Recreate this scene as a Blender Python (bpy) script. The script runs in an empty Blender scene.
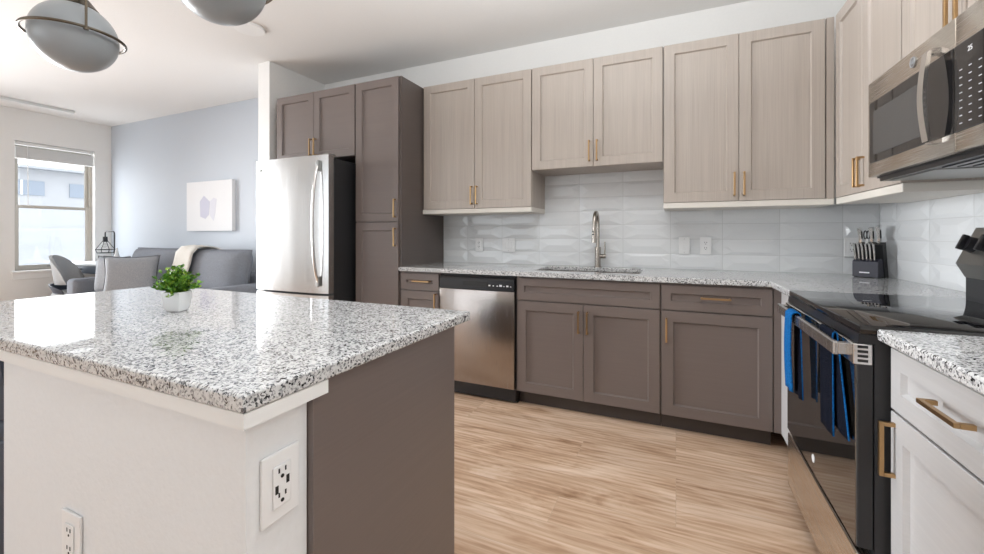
import bpy, bmesh, math, random
from mathutils import Vector, Matrix
random.seed(7)
R = math.radians
SC = bpy.context.scene
COL = SC.collection

# ---------------------------------------------------------------- camera, world, light, exposure
CAM_H = 1.165
cd = bpy.data.cameras.new('camera'); cam = bpy.data.objects.new('camera', cd); COL.objects.link(cam)
cam.location = (0, 0, CAM_H); cam.rotation_euler = (R(90), 0, R(24.0))
cd.sensor_width = 36.0; cd.lens = 413.0 / 984 * 36; cd.shift_y = -(277 - 234.5) / 984.0
cd.clip_start = 0.02; cd.clip_end = 200
SC.camera = cam
SC.view_settings.view_transform = 'Standard'; SC.view_settings.look = 'None'
SC.view_settings.gamma = 1.0; SC.view_settings.use_curve_mapping = False
SC.view_settings.exposure = 0.14

wd = bpy.data.worlds.new('sky'); SC.world = wd; wd.use_nodes = True
bg = wd.node_tree.nodes['Background']; bg.inputs[0].default_value = (0.86, 0.93, 1.0, 1); bg.inputs[1].default_value = 2.4

def area(name, loc, rot, sx, sy, power, col=(1, 1, 1), spread=180):
    l = bpy.data.lights.new(name, 'AREA'); l.shape = 'RECTANGLE'; l.size = sx; l.size_y = sy
    l.energy = power; l.color = col; l.spread = R(spread)
    o = bpy.data.objects.new(name, l); COL.objects.link(o); o.location = loc; o.rotation_euler = rot
    return o
# daylight coming in through the openings that lie outside the frame (balcony doors on the left wall, windows behind the camera)
area('daylight_balcony', (-7.55, 1.0, 1.35), (R(84), 0, R(-90)), 2.0, 2.2, 118, (0.94, 0.97, 1.0), 90)
area('daylight_rear', (-4.4, -2.9, 1.40), (R(90), 0, 0), 4.4, 2.1, 17, (0.93, 0.97, 1.0))
area('daylight_living', (-7.70, 2.72, 1.52), (R(90), 0, R(-90)), 0.8, 1.66, 14, (0.95, 0.98, 1.0))
area('added_fill', (-0.35, 1.0, 2.02), (R(180), 0, 0), 1.0, 1.0, 63, (0.91, 0.96, 1.0))  # added fill aimed up to brighten the ceiling; no real lamp hangs here

# ---------------------------------------------------------------- helpers
def new_bm(): return bmesh.new()

def box(bm, x0, x1, y0, y1, z0, z1, bev=0.0, seg=2):
    r = bmesh.ops.create_cube(bm, size=1.0)
    vs = r['verts']
    for v in vs:
        v.co = Vector((x0 + (v.co.x + .5) * (x1 - x0), y0 + (v.co.y + .5) * (y1 - y0), z0 + (v.co.z + .5) * (z1 - z0)))
    if bev > 0:
        es = list({e for v in vs for e in v.link_edges})
        r = bmesh.ops.bevel(bm, geom=es, offset=bev, segments=seg, profile=0.5, affect='EDGES')
        vs = list({v for f in r['faces'] for v in f.verts})
    return vs

def bx(*a, **k):
    bm = new_bm(); box(bm, *a, **k); return bm

def cyl(bm, p0, p1, r0, r1=None, n=24, caps=True):
    p0 = Vector(p0); p1 = Vector(p1); r1 = r0 if r1 is None else r1
    d = p1 - p0; L = d.length
    m = Matrix.Translation((p0 + p1) / 2) @ d.to_track_quat('Z', 'Y').to_matrix().to_4x4()
    bmesh.ops.create_cone(bm, cap_ends=caps, cap_tris=False, segments=n, radius1=r0, radius2=r1, depth=L, matrix=m)

def tube(bm, pts, rad, n=12, closed=False, caps=True):
    pts = [Vector(p) for p in pts]; N = len(pts); rings = []
    up = None
    for i, p in enumerate(pts):
        if closed: t = (pts[(i + 1) % N] - pts[i - 1]).normalized()
        else: t = (pts[min(i + 1, N - 1)] - pts[max(i - 1, 0)]).normalized()
        if up is None:
            a = Vector((0, 0, 1)) if abs(t.z) < .9 else Vector((1, 0, 0))
            up = (a - t * a.dot(t)).normalized()
        else:
            up = (up - t * up.dot(t)).normalized()
        b = t.cross(up); rr = rad[i] if isinstance(rad, (list, tuple)) else rad
        rings.append([bm.verts.new(p + (up * math.cos(2 * math.pi * k / n) + b * math.sin(2 * math.pi * k / n)) * rr) for k in range(n)])
    M = N if closed else N - 1
    for i in range(M):
        A, B = rings[i], rings[(i + 1) % N]
        for k in range(n): bm.faces.new((A[k], A[(k + 1) % n], B[(k + 1) % n], B[k]))
    if caps and not closed:
        bm.faces.new(rings[0][::-1]); bm.faces.new(rings[-1])

def lathe(bm, prof, c=(0, 0, 0), n=48):
    rings = []
    for r, z in prof:
        if r < 1e-6: rings.append([bm.verts.new((c[0], c[1], c[2] + z))])
        else: rings.append([bm.verts.new((c[0] + r * math.cos(2 * math.pi * k / n), c[1] + r * math.sin(2 * math.pi * k / n), c[2] + z)) for k in range(n)])
    for A, B in zip(rings, rings[1:]):
        for k in range(n):
            a0, a1 = A[k % len(A)], A[(k + 1) % len(A)]; b0, b1 = B[k % len(B)], B[(k + 1) % len(B)]
            f = [a0, a1, b1, b0]; u = []
            for v in f:
                if v not in u: u.append(v)
            if len(u) > 2:
                try: bm.faces.new(u)
                except ValueError: pass

def prism(bm, poly, axis, a0, a1):
    """poly of 2-D points extruded along axis ('x': (y,z), 'y': (x,z), 'z': (x,y))"""
    def P(q, a):
        return {'x': (a, q[0], q[1]), 'y': (q[0], a, q[1]), 'z': (q[0], q[1], a)}[axis]
    A = [bm.verts.new(P(q, a0)) for q in poly]; B = [bm.verts.new(P(q, a1)) for q in poly]; n = len(poly)
    bm.faces.new(A); bm.faces.new(B[::-1])
    for i in range(n): bm.faces.new((A[i], B[i], B[(i + 1) % n], A[(i + 1) % n]))

def slab(bm, xs, ys, inside, z0, z1, bev=0.0, seg=3):
    """watertight slab over the grid cells where inside(i,j) is true; outer top and bottom edges rounded"""
    V = {}
    def v(i, j, t):
        k = (i, j, t)
        if k not in V: V[k] = bm.verts.new((xs[i], ys[j], z1 if t else z0))
        return V[k]
    nx, ny = len(xs) - 1, len(ys) - 1
    ok = lambda i, j: 0 <= i < nx and 0 <= j < ny and inside(i, j)
    sides = []
    for i in range(nx):
        for j in range(ny):
            if not ok(i, j): continue
            bm.faces.new((v(i, j, 1), v(i + 1, j, 1), v(i + 1, j + 1, 1), v(i, j + 1, 1)))
            bm.faces.new((v(i, j, 0), v(i, j + 1, 0), v(i + 1, j + 1, 0), v(i + 1, j, 0)))
            for (di, dj, a, b) in ((-1, 0, (i, j + 1), (i, j)), (1, 0, (i + 1, j), (i + 1, j + 1)), (0, -1, (i, j), (i + 1, j)), (0, 1, (i + 1, j + 1), (i, j + 1))):
                if not ok(i + di, j + dj):
                    sides.append(bm.faces.new((v(*a, 0), v(*b, 0), v(*b, 1), v(*a, 1))))
    if bev:
        S = set(sides)
        es = [e for e in bm.edges if len(e.link_faces) == 2 and (e.link_faces[0] in S) != (e.link_faces[1] in S)]
        es += [e for e in bm.edges if len(e.link_faces) == 2 and e.link_faces[0] in S and e.link_faces[1] in S and abs(e.calc_face_angle(0)) > .5]
        bmesh.ops.bevel(bm, geom=es, offset=bev, segments=seg, profile=0.5, affect='EDGES')

def obj(name, bm, mat, parent=None, smooth=False, label=None, kind=None):
    bmesh.ops.recalc_face_normals(bm, faces=bm.faces[:])
    me = bpy.data.meshes.new(name); bm.to_mesh(me); bm.free()
    mats = mat if isinstance(mat, (list, tuple)) else [mat]
    for m in mats: me.materials.append(m)
    if smooth:
        for p in me.polygons: p.use_smooth = True
        if smooth is not True:
            try: me.set_sharp_from_angle(angle=R(smooth))
            except Exception: pass
    o = bpy.data.objects.new(name, me); COL.objects.link(o)
    if parent is not None: o.parent = parent
    if label: o['label'] = label
    if kind: o['kind'] = kind
    return o

def tag(o, label, cat, group=None):
    o['label'] = label; o['category'] = cat
    if group: o['group'] = group
    return o

def thing(name, label, cat, loc=(0, 0, 0), rz=0.0, group=None):
    o = bpy.data.objects.new(name, None); COL.objects.link(o); o.empty_display_size = .05
    o.location = loc; o.rotation_euler = (0, 0, rz)
    return tag(o, label, cat, group)

def struct(name, bm, mat, **k):
    o = obj(name, bm, mat, **k); o['kind'] = 'structure'; return o

def dup(root, loc, label, rz=None, group=None):
    r = root.copy(); COL.objects.link(r); r.location = loc; r['label'] = label
    if rz is not None: r.rotation_euler = (0, 0, rz)
    if group: r['group'] = group
    def rec(src, dst):
        for ch in list(src.children):
            if ch.parent is not src: continue
            c = ch.copy(); COL.objects.link(c); c.parent = dst; rec(ch, c)
    rec(root, r)
    return r

# ---------------------------------------------------------------- materials
def mat(name, col, rough=.5, metal=0.0, spec=.5, coat=0.0, coat_rough=.05):
    m = bpy.data.materials.new(name); m.use_nodes = True
    b = m.node_tree.nodes['Principled BSDF']
    b.inputs['Base Color'].default_value = (*col, 1); b.inputs['Roughness'].default_value = rough
    b.inputs['Metallic'].default_value = metal; b.inputs['Specular IOR Level'].default_value = spec
    b.inputs['Coat Weight'].default_value = coat; b.inputs['Coat Roughness'].default_value = coat_rough
    return m

def N(m, t, **props):
    n = m.node_tree.nodes.new(t)
    for k, v in props.items(): setattr(n, k, v)
    return n
def L(m, a, b): m.node_tree.links.new(a, b)
def B(m): return m.node_tree.nodes['Principled BSDF']

def coords(m, scale=(1, 1, 1), loc=(0, 0, 0), rot=(0, 0, 0)):
    tc = N(m, 'ShaderNodeTexCoord'); mp = N(m, 'ShaderNodeMapping')
    mp.inputs['Scale'].default_value = scale; mp.inputs['Location'].default_value = loc; mp.inputs['Rotation'].default_value = rot
    L(m, tc.outputs['Object'], mp.inputs['Vector']); return mp.outputs['Vector']

def ramp(m, fac, stops, interp='LINEAR'):
    r = N(m, 'ShaderNodeValToRGB'); r.color_ramp.interpolation = interp
    e = r.color_ramp.elements
    while len(e) < len(stops): e.new(.5)
    for k, (p, c) in enumerate(stops): e[k].position = p; e[k].color = (*c, 1) if len(c) == 3 else c
    L(m, fac, r.inputs['Fac']); return r.outputs['Color']

def noise(m, vec, scale, detail=3, rough=.5):
    n = N(m, 'ShaderNodeTexNoise'); n.inputs['Scale'].default_value = scale; n.inputs['Detail'].default_value = detail; n.inputs['Roughness'].default_value = rough
    L(m, vec, n.inputs['Vector']); return n

def bump(m, h, strength, dist=.01):
    b = N(m, 'ShaderNodeBump'); b.inputs['Strength'].default_value = strength; b.inputs['Distance'].default_value = dist
    L(m, h, b.inputs['Height']); L(m, b.outputs['Normal'], B(m).inputs['Normal'])

def mul(c, k): return tuple(x * k for x in c)

def noisy(name, col, scale=(40, 40, 40), amt=.12, rough=.5, bumpk=0.0, nscale=1.0, detail=3, **kw):
    m = mat(name, col, rough, **kw); v = coords(m, scale); n = noise(m, v, nscale, detail)
    c = ramp(m, n.outputs['Fac'], [(.3, mul(col, 1 - amt)), (.7, mul(col, 1 + amt))])
    L(m, c, B(m).inputs['Base Color'])
    if bumpk: bump(m, n.outputs['Fac'], bumpk, .002)
    return m

M_WALL = noisy('wall_paint_white', (.80, .79, .77), (60, 60, 60), .01, .6, .06)
M_BLUE = noisy('wall_paint_pale_blue', (.53, .57, .625), (60, 60, 60), .01, .6, .06)
M_CEIL = noisy('ceiling_paint', (.80, .79, .775), (80, 80, 80), .01, .8, .05)
M_ISL = noisy('island_wall_paint', (.80, .81, .82), (90, 90, 90), .012, .5, .35)
M_TRIM = mat('trim_paint', (.82, .82, .81), .35)
M_BROWN = noisy('laminate_taupe', (.156, .125, .113), (2, 2, 160), .035, .32)
M_TAUPE_GLARE = noisy('laminate_taupe_glare', (.52, .512, .512), (2, 2, 160), .03, .34)  # pale copy of the taupe laminate, window glare painted into the colour
M_TAUPE_SHADE = noisy('laminate_taupe_shade', (.105, .084, .075), (2, 2, 160), .05, .35)  # same taupe laminate, darkened to paint in shade on the pantry side
M_KICK = mat('toe_kick_brown', (.06, .046, .04), .6)
M_BRASS = mat('brushed_brass', (.46, .30, .15), .30, 1.0)
M_BRONZE = mat('aged_bronze', (.13, .11, .085), .35, 1.0)
M_BLACK = mat('black_plastic', (.012, .012, .014), .28)
M_BLACKM = mat('black_matte', (.02, .02, .022), .55)
M_GLASSB = mat('black_glass', (.006, .006, .007), .03, 0, .5); M_GLASSB.node_tree.nodes['Principled BSDF'].inputs['IOR'].default_value = 1.65
M_OVENG = mat('oven_glass', (.010, .0095, .009), .03, 0, .5); M_OVENG.node_tree.nodes['Principled BSDF'].inputs['IOR'].default_value = 2.6
M_WHITE = mat('white_plastic', (.84, .84, .84), .3)
M_SLOT = mat('dark_slot', (.01, .01, .01), .6)
M_CERAM = mat('white_ceramic', (.82, .83, .84), .22)
M_GREYP = mat('grey_print', (.45, .46, .48), .5)
M_LOGO = mat('pale_print', (.75, .75, .76), .4)

def steel(name, col, rough, axis, bk=.10):
    m = mat(name, col, rough, 1.0)
    sc = [4, 4, 4]; 
    for a in range(3):
        if a != axis: sc[a] = 900
    v = coords(m, tuple(sc)); n = noise(m, v, 1.0, 2)
    r = N(m, 'ShaderNodeMapRange'); r.inputs['To Min'].default_value = rough - .05; r.inputs['To Max'].default_value = rough + .07
    L(m, n.outputs['Fac'], r.inputs['Value']); L(m, r.outputs['Result'], B(m).inputs['Roughness'])
    v2 = coords(m, (7, 7, .6)); n2 = noise(m, v2, 1.0, 1)
    bump(m, n2.outputs['Fac'], bk, .012)
    return m
M_STEEL = steel('stainless_steel', (.56, .555, .55), .24, 2, .18)
M_STEELH = steel('stainless_steel_warm', (.60, .54, .475), .25, 1)
M_STEELD = steel('stainless_steel_dark', (.40, .36, .335), .24, 2, .30)
M_CHROME = mat('polished_steel', (.72, .71, .70), .16, 1.0)
M_NICKEL = mat('brushed_nickel', (.42, .385, .345), .25, 1.0)
M_GREYMET = mat('grey_metal', (.30, .30, .29), .35, 1.0)

# light wood-grain laminate: fine vertical streaks
def light_wood(name, col):
    m = mat(name, col, .38)
    v = coords(m, (170, 170, 2.2)); n = noise(m, v, 1.0, 4, .6)
    v2 = coords(m, (34, 34, .7)); n2 = noise(m, v2, 1.0, 2)
    a = ramp(m, n.outputs['Fac'], [(.28, mul(col, .90)), (.52, col), (.75, mul(col, 1.07))])
    b = ramp(m, n2.outputs['Fac'], [(.3, (.95, .945, .94)), (.7, (1.03, 1.03, 1.03))])
    mx = N(m, 'ShaderNodeMix', data_type='RGBA', blend_type='MULTIPLY'); mx.inputs['Factor'].default_value = 1
    L(m, a, mx.inputs['A']); L(m, b, mx.inputs['B']); L(m, mx.outputs['Result'], B(m).inputs['Base Color'])
    return m
M_LWOOD = light_wood('laminate_light_oak', (.43, .375, .330))
M_RAIL = mat('rail_oak_lit', (.70, .66, .60), .45)  # paler than the door laminate: the light the rail catches is painted in

# granite
def granite():
    m = mat('granite', (.6, .6, .6), .045, 0, .6)
    v = coords(m)
    vo = N(m, 'ShaderNodeTexVoronoi'); vo.inputs['Scale'].default_value = 255; vo.inputs['Randomness'].default_value = 1
    nz = noise(m, v, 80, 3, .6)
    add = N(m, 'ShaderNodeMix', data_type='RGBA', blend_type='MIX'); add.inputs['Factor'].default_value = .012
    L(m, v, add.inputs['A']); L(m, nz.outputs['Color'], add.inputs['B'])
    L(m, add.outputs['Result'], vo.inputs['Vector'])
    sep = N(m, 'ShaderNodeSeparateColor'); L(m, vo.outputs['Color'], sep.inputs['Color'])
    clus = noise(m, v, 45, 2, .5)
    ad = N(m, 'ShaderNodeMath', operation='MULTIPLY_ADD'); ad.inputs[1].default_value = .55; 
    L(m, clus.outputs['Fac'], ad.inputs[0]); L(m, sep.outputs['Red'], ad.inputs[2])
    c = ramp(m, ad.outputs[0], [(0.0, (.02, .02, .022)), (.33, (.07, .07, .075)), (.42, (.20, .20, .205)), (.52, (.35, .35, .355)), (.66, (.52, .52, .52)), (.80, (.62, .62, .618)), (1.0, (.67, .67, .668))], 'CONSTANT')
    L(m, c, B(m).inputs['Base Color'])
    return m
M_GRAN = granite()

# wood plank floor, planks along x
def floor_mat():
    m = mat('oak_plank_floor', (.5, .35, .22), .42)
    tc = N(m, 'ShaderNodeTexCoord')
    br = N(m, 'ShaderNodeTexBrick'); br.offset = .39; br.offset_frequency = 3
    br.inputs['Scale'].default_value = 1.0; br.inputs['Brick Width'].default_value = 1.22; br.inputs['Row Height'].default_value = .18
    br.inputs['Mortar Size'].default_value = .0009; br.inputs['Mortar Smooth'].default_value = .1
    br.inputs['Color1'].default_value = (.15, .15, .15, 1); br.inputs['Color2'].default_value = (.85, .85, .85, 1); br.inputs['Mortar'].default_value = (.5, .5, .5, 1)
    L(m, tc.outputs['Object'], br.inputs['Vector'])
    # per-plank shift of the grain
    sh = N(m, 'ShaderNodeVectorMath', operation='MULTIPLY_ADD'); sh.inputs[1].default_value = (7.3, 13.7, 3.1)
    L(m, br.outputs['Color'], sh.inputs[0]); L(m, tc.outputs['Object'], sh.inputs[2])
    mp = N(m, 'ShaderNodeMapping'); mp.inputs['Scale'].default_value = (1.4, 7.5, 1); L(m, sh.outputs[0], mp.inputs['Vector'])
    n1 = noise(m, mp.outputs['Vector'], 1.0, 5, .62); n1.inputs['Distortion'].default_value = 1.8
    mp2 = N(m, 'ShaderNodeMapping'); mp2.inputs['Scale'].default_value = (4, 110, 1); L(m, sh.outputs[0], mp2.inputs['Vector'])
    n2 = noise(m, mp2.outputs['Vector'], 1.0, 3, .6)
    mpw = N(m, 'ShaderNodeMapping'); mpw.inputs['Scale'].default_value = (.55, 6.5, 1); L(m, sh.outputs[0], mpw.inputs['Vector'])
    wv = N(m, 'ShaderNodeTexWave', wave_type='BANDS', bands_direction='Y'); wv.inputs['Scale'].default_value = 1.6; wv.inputs['Distortion'].default_value = 9; wv.inputs['Detail'].default_value = 3; wv.inputs['Detail Scale'].default_value = 1.1; wv.inputs['Detail Roughness'].default_value = .6
    L(m, mpw.outputs['Vector'], wv.inputs['Vector'])
    ma = N(m, 'ShaderNodeMath', operation='MULTIPLY_ADD'); ma.inputs[1].default_value = .10; L(m, wv.outputs['Fac'], ma.inputs[0])
    ms = N(m, 'ShaderNodeMath', operation='SUBTRACT'); ms.inputs[1].default_value = .06; L(m, n1.outputs['Fac'], ms.inputs[0]); L(m, ms.outputs[0], ma.inputs[2])
    c1 = ramp(m, ma.outputs[0], [(.26, (.31, .18, .105)), (.42, (.51, .345, .23)), (.55, (.63, .465, .34)), (.74, (.73, .585, .47))])
    c2 = ramp(m, n2.outputs['Fac'], [(.32, (.90, .88, .865)), (.56, (1.01, 1.01, 1.01))])
    mx = N(m, 'ShaderNodeMix', data_type='RGBA', blend_type='MULTIPLY'); mx.inputs['Factor'].default_value = 1
    L(m, c1, mx.inputs['A']); L(m, c2, mx.inputs['B'])
    c3 = ramp(m, br.outputs['Color'], [(.1, (.90, .87, .85)), (.9, (1.06, 1.05, 1.04))])
    mx2 = N(m, 'ShaderNodeMix', data_type='RGBA', blend_type='MULTIPLY'); mx2.inputs['Factor'].default_value = 1
    L(m, mx.outputs['Result'], mx2.inputs['A']); L(m, c3, mx2.inputs['B'])
    mx3 = N(m, 'ShaderNodeMix', data_type='RGBA'); L(m, br.outputs['Fac'], mx3.inputs['Factor'])
    L(m, mx2.outputs['Result'], mx3.inputs['A']); mx3.inputs['B'].default_value = (.46, .335, .24, 1)
    L(m, mx3.outputs['Result'], B(m).inputs['Base Color'])
    bump(m, n2.outputs['Fac'], .08, .002)
    return m
M_FLOOR = floor_mat()

def fabric(name, col, amt=.25, sc=220, rough=.9):
    m = mat(name, col, rough, 0, .2)
    v = coords(m); n = noise(m, v, sc, 2)
    c = ramp(m, n.outputs['Fac'], [(.3, mul(col, 1 - amt)), (.7, mul(col, 1 + amt))]); L(m, c, B(m).inputs['Base Color'])
    bump(m, n.outputs['Fac'], .3, .003); return m
M_SOFA = fabric('grey_upholstery', (.205, .215, .24))
M_CUSH = fabric('mottled_grey_cushion', (.32, .33, .35), .3)
M_THROW = fabric('cream_throw', (.62, .59, .54), .12)
M_CHAIR = fabric('light_grey_upholstery', (.40, .405, .41), .15)
M_PIPE = fabric('dark_piping', (.10, .10, .11))
M_NAVY = mat('navy_blue_paint', (.035, .045, .07), .5)
M_DESK = mat('desk_blue_grey', (.10, .125, .165), .45)
M_DTOP = mat('desk_top_pale', (.60, .62, .64), .3)
def towel(name, col):
    m = mat(name, col, .95, 0, .1); v = coords(m)
    vo = N(m, 'ShaderNodeTexVoronoi'); vo.inputs['Scale'].default_value = 190; L(m, v, vo.inputs['Vector'])
    c = ramp(m, vo.outputs['Distance'], [(.1, mul(col, 1.25)), (.7, mul(col, .65))]); L(m, c, B(m).inputs['Base Color'])
    bump(m, vo.outputs['Distance'], .6, .004); return m
M_TBLUE = towel('towel_bright_blue', (.008, .12, .36))
M_TNAVY = towel('towel_dark_navy', (.004, .006, .014))

def leaf_mat():
    m = mat('plant_leaf', (.12, .30, .03), .45)
    oi = N(m, 'ShaderNodeTexCoord'); n = noise(m, oi.outputs['Object'], 70, 2)
    c = ramp(m, n.outputs['Fac'], [(.3, (.025, .10, .012)), (.5, (.10, .27, .02)), (.7, (.36, .50, .06))]); L(m, c, B(m).inputs['Base Color'])
    return m
M_LEAF = leaf_mat()
M_SOIL = mat('soil', (.05, .04, .03), .9)

def opal():
    m = mat('opal_glass', (.30, .32, .335), .30, 0, .5)
    B(m).inputs['Subsurface Weight'].default_value = .25; B(m).inputs['Subsurface Radius'].default_value = (.03, .03, .03)
    return m
M_OPAL = opal()

def pane_mat(name, tint=(1, 1, 1), k=.06):
    m = bpy.data.materials.new(name); m.use_nodes = True; t = m.node_tree; t.nodes.clear()
    o = t.nodes.new('ShaderNodeOutputMaterial'); mx = t.nodes.new('ShaderNodeMixShader'); tr = t.nodes.new('ShaderNodeBsdfTransparent'); gl = t.nodes.new('ShaderNodeBsdfGlossy')
    tr.inputs[0].default_value = (*tint, 1); gl.inputs['Roughness'].default_value = .02; mx.inputs[0].default_value = k
    t.links.new(tr.outputs[0], mx.inputs[1]); t.links.new(gl.outputs[0], mx.inputs[2]); t.links.new(mx.outputs[0], o.inputs[0]); return m
M_PANE = pane_mat('window_glass')
M_SCREEN = bpy.data.materials.new('insect_screen'); M_SCREEN.use_nodes = True
def _screen(m):
    t = m.node_tree; t.nodes.clear()
    o = t.nodes.new('ShaderNodeOutputMaterial'); mx = t.nodes.new('ShaderNodeMixShader'); tr = t.nodes.new('ShaderNodeBsdfTransparent'); d = t.nodes.new('ShaderNodeBsdfTranslucent')
    d.inputs[0].default_value = (.75, .76, .77, 1); mx.inputs[0].default_value = .28
    t.links.new(tr.outputs[0], mx.inputs[1]); t.links.new(d.outputs[0], mx.inputs[2]); t.links.new(mx.outputs[0], o.inputs[0])
_screen(M_SCREEN)
M_WFRAME = mat('window_frame_taupe', (.52, .49, .44), .45)
M_BLIND = mat('blind_white', (.72, .72, .71), .5)
M_TILE = mat('tile_gloss_white', (.76, .775, .785), .12, 0, .5)
M_GROUT = mat('grout', (.55, .56, .56), .8)
M_BULB = pane_mat('clear_bulb_glass', (.95, .95, .95), .15)

# ---------------------------------------------------------------- the room
XL, XR, YB, YF, CEIL = -7.65, 1.15, 3.30, -3.0, 2.765
struct('floor', bx(XL - .2, XR + .2, YF - .2, YB + .2, -.1, 0), M_FLOOR)
struct('ceiling', bx(XL - .2, XR + .2, YF - .2, YB + .2, CEIL, CEIL + .1), M_CEIL)
XW0, XW1, YW = -3.575, -3.425, 2.645       # partition between living room and kitchen
struct('wall_back', bx(XW0, XR + .2, YB, YB + .2, 0, CEIL), M_WALL)
struct('wall_living', bx(XL - .2, XW0, YB, YB + .2, 0, CEIL), M_BLUE)
struct('wall_right', bx(XR, XR + .2, YF - .2, YB, 0, CEIL), M_WALL)
struct('wall_partition', bx(XW0, XW1, YW, YB, 0, CEIL), M_WALL)

def wall_with_holes(u0, u1, z1, holes, fn):
    """holes: (ua,ub,za,zb); fn(bm,ua,ub,za,zb) adds one block"""
    bm = new_bm(); us = sorted({u0, u1, *[h[0] for h in holes], *[h[1] for h in holes]})
    for a, b in zip(us, us[1:]):
        hs = sorted([(h[2], h[3]) for h in holes if h[0] <= a + 1e-6 and h[1] >= b - 1e-6]); z = 0
        for (za, zb) in hs:
            if za > z: fn(bm, a, b, z, za)
            z = zb
        if z < z1: fn(bm, a, b, z, z1)
    return bm
W1 = (2.32, 3.11, .70, 2.36)     # the visible window: y0,y1,z0,z1
W2 = (-.05, 2.02, .08, 2.42)      # balcony doors, out of frame
struct('wall_left', wall_with_holes(YF - .2, YB + .2, CEIL, [W1, W2], lambda bm, a, b, c, d: box(bm, XL - .2, XL, a, b, c, d)), M_WALL)
FW = [(-6.6, -4.45, .35, 2.45), (-4.35, -2.2, .35, 2.45)]
struct('wall_front', wall_with_holes(XL - .2, XR + .2, CEIL, FW, lambda bm, a, b, c, d: box(bm, a, b, YF - .2, YF, c, d)), M_WALL)
struct('baseboard_left', bx(XL, XL + .014, 2.05, YB, 0, .10, bev=.003), M_TRIM)
struct('baseboard_living', bx(XL + .014, XW0, YB - .014, YB, 0, .10, bev=.003), M_TRIM)
struct('baseboard_partition', bx(XW0 - .014, XW0, YW, YB - .014, 0, .10, bev=.003), M_TRIM)

def window(name, axis, u0, u1, z0, z1, face, depth, sash=True):
    """a framed window in the wall opening; axis 'x' = wall plane normal along x"""
    root = bpy.data.objects.new(name, None); COL.objects.link(root); root['kind'] = 'structure'
    def blk(bm, a, b, c, d, e0, e1, bev=.004):
        if axis == 'x': box(bm, face - e1, face - e0, a, b, c, d, bev)
        else: box(bm, a, b, face - e1, face - e0, c, d, bev)
    w = .03; d0, d1 = depth, depth + .06
    bm = new_bm()
    blk(bm, u0, u0 + w, z0, z1, d0, d1); blk(bm, u1 - w, u1, z0, z1, d0, d1); blk(bm, u0 + w, u1 - w, z0, z0 + w, d0, d1); blk(bm, u0 + w, u1 - w, z1 - w, z1, d0, d1)
    obj('window_frame', bm, M_WFRAME, root)
    if sash:
        zm = (z0 + z1) / 2
        bm = new_bm(); s = .035
        for (za, zb, e) in ((z0 + w, zm + .02, d0 + .005), (zm - .02, z1 - w, d0 + .03)):
            blk(bm, u0 + w, u0 + w + s, za, zb, e, e + .025, .003); blk(bm, u1 - w - s, u1 - w, za, zb, e, e + .025, .003)
            blk(bm, u0 + w + s, u1 - w - s, za, za + s, e, e + .025, .003); blk(bm, u0 + w + s, u1 - w - s, zb - s, zb, e, e + .025, .003)
        obj('window_sash', bm, M_WFRAME, root)
        bm = new_bm(); blk(bm, (u0 + u1) / 2 - .07, (u0 + u1) / 2 + .07, z0 + w + .005, z0 + w + .02, d0 - .004, d0 + .012, .003); obj('sash_lift', bm, M_GREYMET, root)
    bm = new_bm(); blk(bm, u0 + w, u1 - w, z0 + w, z1 - w, d0 + .040, d0 + .046, 0); obj('window_pane', bm, M_PANE, root)
    return root
w1 = window('window_1', 'x', *W1, XL, .09)
bm = new_bm(); box(bm, XL - .165, XL - .163, W1[0] + .045, W1[1] - .045, W1[2] + .045, 1.54); obj('insect_screen', bm, M_SCREEN, w1)
bm = new_bm(); box(bm, XL - .09, XL + .035, W1[0] - .03, W1[1] + .03, W1[2] - .03, W1[2], .004); obj('window_sill', bm, M_TRIM, w1)
bm = new_bm(); box(bm, XL, XL + .012, W1[0] - .02, W1[1] + .02, W1[2] - .11, W1[2] - .03, .003); obj('window_apron', bm, M_TRIM, w1)
window('window_2', 'x', *W2, XL, .12, False)
window('window_3', 'y', *FW[0], YF, .09, False); window('window_4', 'y', *FW[1], YF, .09, False)

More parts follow.
